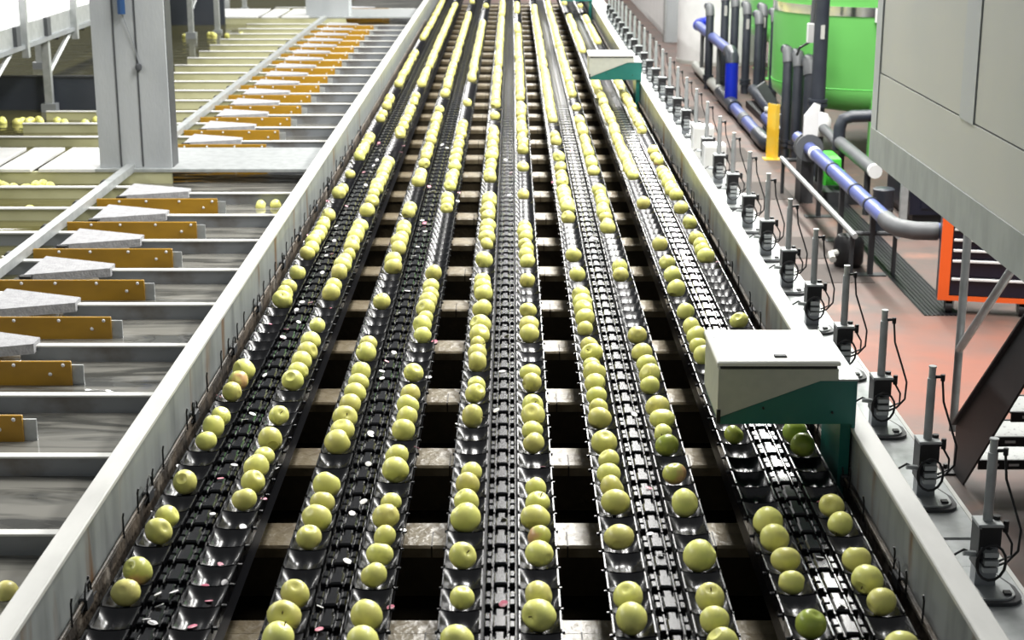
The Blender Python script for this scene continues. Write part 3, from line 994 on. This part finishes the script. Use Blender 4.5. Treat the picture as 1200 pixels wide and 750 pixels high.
for x, y in ((0.06, 0.05), (W - 0.12, 0.05), (0.06, Dp - 0.05), (W - 0.12, Dp - 0.05)):
    w_ = MB().cyl((x, y, 0.045), (x + 0.045, y, 0.045), 0.045, 14).build('wheel', 'hose_black', tt, smooth=True)
    MB().prism([(y - 0.05, 0.10), (y + 0.05, 0.10), (y + 0.01, 0.04), (y - 0.02, 0.04)], 'x', x + 0.046, x + 0.056).build('caster_fork', 'galvanised', w_)

# ------------------------------------------------------------ blue water pipe on stands
bp = thing('water_pipe', 'lavender blue pipe with black clamps running above the floor on low stands', 'pipe')
z = -0.62
x = 2.77
MB().tube([(x, 14.98, z), (x, 11.75, z)], 0.058, 14).build('pipe_run', 'pipe_blue', bp, smooth=True)
MB().tube([(x, 11.78, z), (x, 11.6, z), (x + 0.03, 11.47, z), (x + 0.12, 11.38, z), (x + 0.28, 11.36, z)], 0.066, 14).build('elbow', 'pipe_grey', bp, smooth=True)
MB().tube([(x + 0.27, 11.36, z), (x + 0.55, 11.42, z)], 0.058, 14).build('pipe_end', 'pipe_blue', bp, smooth=True)
for y in (13.84, 12.87, 12.3):
    MB().cyl((x, y - 0.018, z), (x, y + 0.018, z), 0.066, 14).build('clamp_ring', 'pipe_dark', bp, smooth=True)
MB().cyl((x, 14.62, z), (x, 14.72, z), 0.062, 14).build('white_collar', 'white_paint', bp, smooth=True)
for y in (14.4, 13.4, 12.2):
    s_ = MB().box(x - 0.02, x + 0.02, y - 0.02, y + 0.02, FLOOR + 0.01, z - 0.055).build('stand', 'dark_steel', bp)
    box('stand_foot', 'dark_steel', x - 0.12, x + 0.12, y - 0.05, y + 0.05, FLOOR, FLOOR + 0.01, s_)
fr = thing('pipe_frame', 'thin grey steel frame lying under the blue pipe', 'frame')
MB().tube([(2.62, 15.6, -0.82), (2.62, 12.1, -0.82)], 0.022, 8).build('rail', 'galvanised', fr, smooth=True)
MB().tube([(2.95, 15.6, -0.82), (2.95, 12.1, -0.82)], 0.022, 8).build('rail', 'galvanised', fr, smooth=True)
for y in (15.5, 12.2):
    for xx in (2.62, 2.95):
        MB().cyl((xx, y, FLOOR), (xx, y, -0.82), 0.018, 8).build('leg', 'dark_steel', fr)
    MB().cyl((2.62, y, -0.82), (2.95, y, -0.82), 0.018, 8).build('cross_tube', 'dark_steel', fr)
t = thing('pump', 'dark round pump hanging below the pipe frame', 'pump', (2.66, 12.5, FLOOR))
MB().lathe([(0, 0.0), (0.10, 0.0), (0.12, 0.04), (0.12, 0.20), (0.09, 0.25), (0.0, 0.26)], 16).build('motor', 'hose_black', t, smooth=True)
MB().tube([(-0.10, -0.05, 0.12), (-0.16, -0.1, 0.12), (-0.16, -0.2, 0.10)], 0.028, 8).build('outlet', 'pipe_pale', t, smooth=True)
# valve at the far end of the blue pipe
t = thing('flange_valve', 'grey flanged valve with white rounded lever plate on the blue pipe', 'valve', (2.77, 15.0, z))
MB().cyl((0, -0.03, 0), (0, 0.0, 0), 0.13, 18).cyl((0, 0.07, 0), (0, 0.10, 0), 0.13, 18).build('flange', 'pipe_grey', t, smooth=True)
MB().cyl((0, 0, 0), (0, 0.3, 0), 0.07, 14).build('body', 'pipe_dark', t, smooth=True)
MB().prism([(-0.06, 0.10), (0.07, 0.10), (0.085, 0.40), (0.03, 0.42), (-0.06, 0.30)], 'y', -0.01, 0.02).build('lever_plate', 'white_paint', t)
MB().tube([(0, 0.28, 0), (0, 0.62, 0)], 0.058, 12).build('pipe_stub', 'pipe_blue', t, smooth=True)
box('stand', 'dark_steel', -0.06, 0.06, 0.02, 0.3, FLOOR - z, -0.06, t)
t = thing('round_valve', 'white round valve body on a grey pipe', 'valve', (3.13, 16.45, -0.62))
MB().lathe([(0.0, -0.13), (0.08, -0.11), (0.12, -0.05), (0.12, 0.05), (0.08, 0.11), (0.0, 0.13)], 16).build('body', 'white_paint', t, smooth=True)
MB().tube([(0.02, -0.10, -0.02), (0.06, -0.28, -0.06), (0.10, -0.5, -0.12)], 0.05, 10).build('spout', 'pipe_grey', t, smooth=True)
MB().tube([(0, 0, -0.1), (0, 0, FLOOR + 0.62)], 0.05, 10).build('riser', 'pipe_dark', t, smooth=True)
# grey pipe with elbow before the tank
t = thing('grey_pipe', 'grey pipe with black elbow and white end cap beside the blue pipe', 'pipe')
MB().tube([(3.22, 15.8, -0.70), (3.22, 14.25, -0.70)], 0.062, 12).build('pipe_run', 'pipe_grey', t, smooth=True)
MB().tube([(3.22, 14.26, -0.70), (3.22, 14.20, -0.70)], 0.064, 12).build('end_cap', 'white_paint', t, smooth=True)
MB().tube([(3.22, 15.86, -0.78), (3.22, 15.86, -0.56), (3.25, 15.86, -0.48), (3.33, 15.86, -0.45), (4.0, 15.86, -0.43)], 0.062, 12).build('elbow', 'pipe_dark', t, smooth=True)
for y in (14.5, 15.7):
    MB().cyl((3.22, y, FLOOR), (3.22, y, -0.75), 0.03, 8).build('stand', 'dark_steel', t)
t = thing('grey_bin', 'dark grey drum behind the blue pipe', 'drum', (3.2, 13.75, FLOOR))
MB().lathe([(0, 0), (0.085, 0), (0.09, 0.02), (0.09, 0.36), (0.094, 0.38), (0.08, 0.39), (0, 0.39)], 18).build('body', 'pipe_dark', t, smooth=True)
MB().lathe([(0.091, 0.2), (0.097, 0.21), (0.091, 0.22)], 18).build('hoop', 'dark_steel', t, smooth=True)
t = thing('green_pump', 'bright green pump block below the blue pipe', 'pump', (3.06, 15.45, FLOOR))
MB().box(-0.08, 0.08, -0.15, 0.2, 0.12, 0.40, 0.03).build('housing', 'pump_green', t)
MB().cyl((0.02, -0.2, 0.25), (0.02, -0.45, 0.25), 0.07, 14).build('motor', 'pump_green', t, smooth=True)
box('base', 'dark_steel', -0.14, 0.2, -0.5, 0.3, 0.0, 0.12, t)

# ------------------------------------------------------------ green tanks
def green_tank(cx, cy, r, zb, zt, lab, band=True):
    t = thing('green_tank', lab, 'tank', (cx, cy, FLOOR))
    b = zb - FLOOR
    MB().lathe([(0, b - 0.10), (r * 0.6, b - 0.07), (r * 0.88, b), (r * 0.985, b + 0.10), (r, b + 0.2), (r, zt - FLOOR), (0, zt - FLOOR + 0.2)], 56).build('shell', 'tank_green', t, smooth=True)
    MB().lathe([(r + 0.001, b + 0.22), (r + 0.006, b + 0.225), (r + 0.001, b + 0.23)], 56).build('weld_seam', 'pump_green', t, smooth=True)
    for a in (218, 262, 322, 60, 140):
        ca, sa = math.cos(R(a)), math.sin(R(a))
        x, y = ca * r * 0.96, sa * r * 0.96
        lg = MB().box(x - 0.055, x + 0.055, y - 0.05, y + 0.05, 0.012, b + 0.14).build('leg', 'tank_green', t)
        box('foot', 'tank_green', x - 0.11, x + 0.11, y - 0.1, y + 0.1, 0, 0.012, lg)
    if band:
        zb2 = 0.38 - FLOOR
        MB().lathe([(r + 0.001, zb2), (r + 0.012, zb2), (r + 0.012, zb2 + 0.10), (r + 0.001, zb2 + 0.10)], 56).build('steel_band', 'chrome', t, smooth=True)
        a = R(262)
        MB().box(-0.06, 0.06, -0.02, 0.02, 0, 0.14).build('band_tag', 'white_paint', t, (math.cos(a) * (r + 0.03), math.sin(a) * (r + 0.03), zb2 - 0.05))
green_tank(4.05, 18.45, 1.1, -0.62, 3.0, 'bright green tank with steel band standing behind the grey cabin')
green_tank(4.75, 25.2, 1.1, -0.62, 3.0, 'farther green tank seen between the black pipes', band=False)

# white tank
t = thing('white_tank', 'white round tank standing before the grey wall column', 'tank', (3.42, 26.9, FLOOR))
MB().lathe([(0, 0.02), (0.66, 0.02), (0.70, 0.06), (0.70, 3.6), (0.0, 3.8)], 40).build('shell', 'white_paint', t, smooth=True)
MB().lathe([(0.6, 0), (0.715, 0), (0.715, 0.05), (0.6, 0.05)], 40).build('base_ring', 'pipe_pale', t, smooth=True)

# ------------------------------------------------------------ black pipe groups
def standpipe(x, y, z0, z1, r, lab, grp, elbow=0.3, cap=True, tags=()):
    t = thing('standpipe', lab, 'pipe', (x, y, FLOOR), grp)
    h = z1 - FLOOR
    b = z0 - FLOOR
    if elbow > 0:
        pts = [(0, 0, b), (0, 0, h - 0.12), (0, 0.04, h - 0.03), (0, 0.12, h), (0, elbow, h)]
    else:
        pts = [(0, 0, b), (0, 0, h)]
    MB().tube(pts, r, 12).build('pipe', 'pipe_dark', t, smooth=True)
    if cap and elbow > 0:
        MB().tube([(0, -0.005, h - 0.125), (0, 0.035, h - 0.03), (0, 0.09, h + 0.0)], r * 1.1, 12).build('elbow_cap', 'pipe_grey', t, smooth=True)
    MB().cyl((0, 0, b + 0.12), (0, 0, b + 0.16), r * 1.35, 14).build('flange', 'pipe_dark', t, smooth=True)
    MB().cyl((0, 0, b + 0.17), (0, 0, b + 0.20), r * 1.35, 14).build('flange', 'pipe_dark', t, smooth=True)
    for zz in tags:
        box('tag', 'pipe_pale', -0.02, 0.02, -r - 0.008, -r, zz - FLOOR, zz - FLOOR + 0.14, t)
    return t
gA = 'black standpipes by the farther green tank'
la = 'black standpipe in the row before the farther green tank'
for (x, y, z1, tg) in ((2.82, 23.4, 0.0, ()), (3.02, 23.3, 0.22, (-0.1,)), (3.15, 23.2, 0.14, ()), (3.28, 22.9, 0.06, (-0.25,)), (3.36, 22.3, -0.02, ()), (3.46, 22.6, 0.06, (-0.2,)), (3.56, 22.2, 0.02, (-0.3,))):
    standpipe(x, y, FLOOR, z1, 0.058, la, gA, tags=tg)
gB = 'black standpipes by the nearer green tank'
for (x, y, z1, r) in ((2.98, 17.6, 0.0, 0.055), (3.07, 17.45, -0.03, 0.06), (3.17, 17.2, -0.09, 0.085)):
    standpipe(x, y, FLOOR, z1, r, 'black standpipe with grey elbow beside the nearer green tank', gB, elbow=0.22)
standpipe(3.16, 16.75, -0.6, 3.0, 0.075, 'tall thick black pipe standing right before the nearer green tank', None, elbow=0, tags=(0.22,))
# manifold between the standpipes
t = thing('manifold', 'dark horizontal manifold with pale valve handles joining the standpipes', 'manifold', (3.0, 19.3, FLOOR))
MB().tube([(0.25, 2.6, 0.18), (0.2, 0.8, 0.18), (0.18, -1.2, 0.18)], 0.075, 12).build('header', 'pipe_dark', t, smooth=True)
MB().tube([(-0.02, -0.2, 0.30), (0.24, -0.25, 0.30), (0.24, -0.25, 0.2)], 0.045, 10).build('valve_arm', 'pipe_pale', t, smooth=True)
MB().prism([(-0.02, 0.48), (0.08, 0.55), (0.26, 0.28), (0.18, 0.2)], 'y', 0.5, 0.56).build('lever', 'pipe_grey', t)
MB().prism([(0.04, 0.44), (0.10, 0.46), (0.22, 0.20), (0.14, 0.18)], 'y', -0.9, -0.85).build('lever', 'pipe_grey', t)
box('valve_stand', 'hose_black', 0.1, 0.3, -1.0, 2.2, 0.0, 0.09, t)
# instrument on the nearer tank
t = thing('tank_instrument', 'white gauge box with grey bracket mounted before the nearer green tank', 'gauge', (3.14, 17.15, 0.14))
MB().box(-0.05, 0.05, -0.06, 0.04, 0, 0.2, 0.01).build('gauge_box', 'white_paint', t)
MB().tube([(0, 0, 0.2), (0.02, 0, 0.6)], 0.03, 8).build('bracket', 'pipe_grey', t)
MB().tube([(-0.02, 0.02, 0.0), (-0.12, 0.02, -0.06), (-0.14, 0.05, -0.14)], 0.014, 6).build('cable', 'hose_black', t, smooth=True)
MB().box(-0.16, 0.02, -0.05, 0.05, 0.55, 0.72, 0.01).build('drive_head', 'hose_black', t)

# floor pipe with deep blue riser
t = thing('floor_pipe', 'pale and blue pipe along the floor with deep blue riser and black elbow end', 'pipe')
MB().tube([(2.86, 25.4, -1.05), (2.86, 22.2, -1.05)], 0.07, 12).build('pale_run', 'pipe_pale', t, smooth=True)
MB().tube([(2.855, 22.2, -1.05), (2.85, 20.7, -1.05)], 0.095, 12).build('joint_sleeve', 'pipe_dark', t, smooth=True)
MB().tube([(2.85, 20.7, -1.05), (2.83, 18.5, -1.05)], 0.07, 12).build('blue_run', 'pipe_blue', t, smooth=True)
MB().cyl((2.84, 19.55, -1.05), (2.84, 19.85, -1.05), 0.078, 12).build('coupling', 'pipe_grey', t, smooth=True)
MB().tube([(2.83, 18.6, -1.05), (2.83, 18.05, -1.05), (2.84, 17.95, -1.06), (2.88, 17.88, -1.06), (3.0, 17.86, -1.06)], 0.085, 12).build('elbow_end', 'pipe_dark', t, smooth=True)
MB().tube([(2.86, 21.2, -1.0), (2.86, 21.2, -0.52)], 0.085, 14).build('deep_blue_riser', 'pipe_deep_blue', t, smooth=True)
MB().tube([(2.86, 21.2, -0.54), (2.86, 21.22, -0.45), (2.86, 21.35, -0.41), (2.86, 21.5, -0.41)], 0.09, 12).build('riser_elbow', 'pipe_dark', t, smooth=True)
MB().tube([(2.86, 21.4, -0.41), (2.86, 25.3, -0.41)], 0.07, 12).build('upper_run', 'pipe_blue', t, smooth=True)
MB().tube([(2.86, 25.2, -0.41), (2.9, 25.45, -0.41), (3.05, 25.5, -0.38)], 0.085, 12).build('upper_elbow', 'pipe_deep_blue', t, smooth=True)
for y in (24.6, 22.6):
    MB().cyl((2.86, y, FLOOR), (2.86, y, -0.47), 0.03, 8).build('stand', 'pipe_grey', t)
# second short blue pipe
t = thing('short_pipe', 'short blue pipe stub beside the yellow guard', 'pipe')
MB().tube([(3.05, 19.4, -0.98), (3.03, 18.3, -0.98)], 0.07, 12).build('pipe_run', 'pipe_blue', t, smooth=True)
MB().tube([(3.03, 18.35, -0.98), (3.03, 18.15, -1.0)], 0.085, 12).build('collar', 'pipe_dark', t, smooth=True)
box('support', 'dark_steel', 2.98, 3.08, 18.4, 19.2, FLOOR, -1.04, t)
# yellow guard post
t = thing('yellow_guard', 'folded yellow guard post standing by the pipes', 'guard post', (2.84, 17.45, FLOOR))
MB().prism([(-0.07, 0.08), (0.0, -0.05), (0.045, -0.02), (0.037, 0.0), (0.0, -0.025), (-0.06, 0.09)], 'z', 0.012, 0.60).build('folded_sheet', 'yellow_paint', t)
box('foot_plate', 'yellow_paint', -0.11, 0.08, -0.07, 0.08, 0, 0.012, t)

# ------------------------------------------------------------ far basin at the water side: belt conveyor, partitions
t = thing('belt_conveyor', 'raised conveyor with white belt and grey side plate over the basin', 'conveyor')
box('belt', 'belt_white', -5.6, -4.43, 9.0, 24, 0.50, 0.53, t)
box('side_plate', 'galvanised', -4.43, -4.40, 9.0, 24, 0.37, 0.54, t)
box('lower_channel', 'grey_steel', -4.43, -4.36, 9.0, 24, 0.33, 0.37, t)
box('side_plate', 'galvanised', -5.62, -5.6, 9.0, 24, 0.37, 0.75, t)
br = MB().box(-0.02, 0.02, -0.06, 0.06, -0.10, 0.08).mesh('bracket', 'dark_joint')
for i in range(14):
    obj('bracket', br, t, (-4.385, 9.6 + i * 0.98, 0.46))
rl = MB().cyl((-5.5, 0, 0.30), (-4.5, 0, 0.30), 0.045, 8).mesh('return_roller', 'hose_black')
for i in range(14):
    obj('return_roller', rl, t, (0, 9.4 + i * 0.98, 0))
for y in (10.2, 13.5, 15.5, 19.0, 22.6):
    for x in (-4.42, -5.5):
        lg = MB().box(x - 0.035, x + 0.035, y - 0.035, y + 0.035, WATER - 0.2, 0.36).build('leg', 'galvanised', t)
        box('foot_plate', 'grey_steel', x - 0.07, x + 0.07, y - 0.06, y + 0.06, WATER - 0.02, WATER + 0.08, lg)
    MB().tube([(-4.42, y, 0.0), (-4.42, y + 1.0, 0.36)], 0.026, 6).build('brace', 'galvanised', t)
for y in (14.7, 16.4):
    MB().box(-4.40, -4.34, y - 0.03, y + 0.03, 0.25, 2.2).build('upright', 'galvanised', t)
t = thing('basin_partition', 'dark blue grey partition standing in the basin behind the column', 'partition')
box('panel', 'navy_wall', -8.0, -3.93, 15.6, 15.66, -0.6, -0.04, t)
box('top_edge', 'dark_steel', -8.0, -3.93, 15.59, 15.67, -0.04, -0.025, t)
t = thing('basin_partition', 'distant dark partition across the olive basin', 'partition')
box('panel', 'navy_wall', -9.0, -4.3, 24.6, 24.66, -0.6, 0.05, t)
box('top_edge', 'dark_steel', -9.0, -4.3, 24.59, 24.67, 0.05, 0.065, t)
for (x, y, h) in ((-4.2, 23.4, 1.2), (-4.6, 26.6, 1.2), (-4.45, 27.4, 1.2)):
    t = thing('basin_post', 'slim galvanised post rising from the far basin', 'post', (x, y, WATER - 0.2), 'slim posts in the far basin')
    MB().box(-0.035, 0.035, -0.035, 0.035, 0, h + 0.3).build('shaft', 'galvanised', t)
    box('collar', 'grey_steel', -0.06, 0.06, -0.06, 0.06, 0.18, 0.24, t)
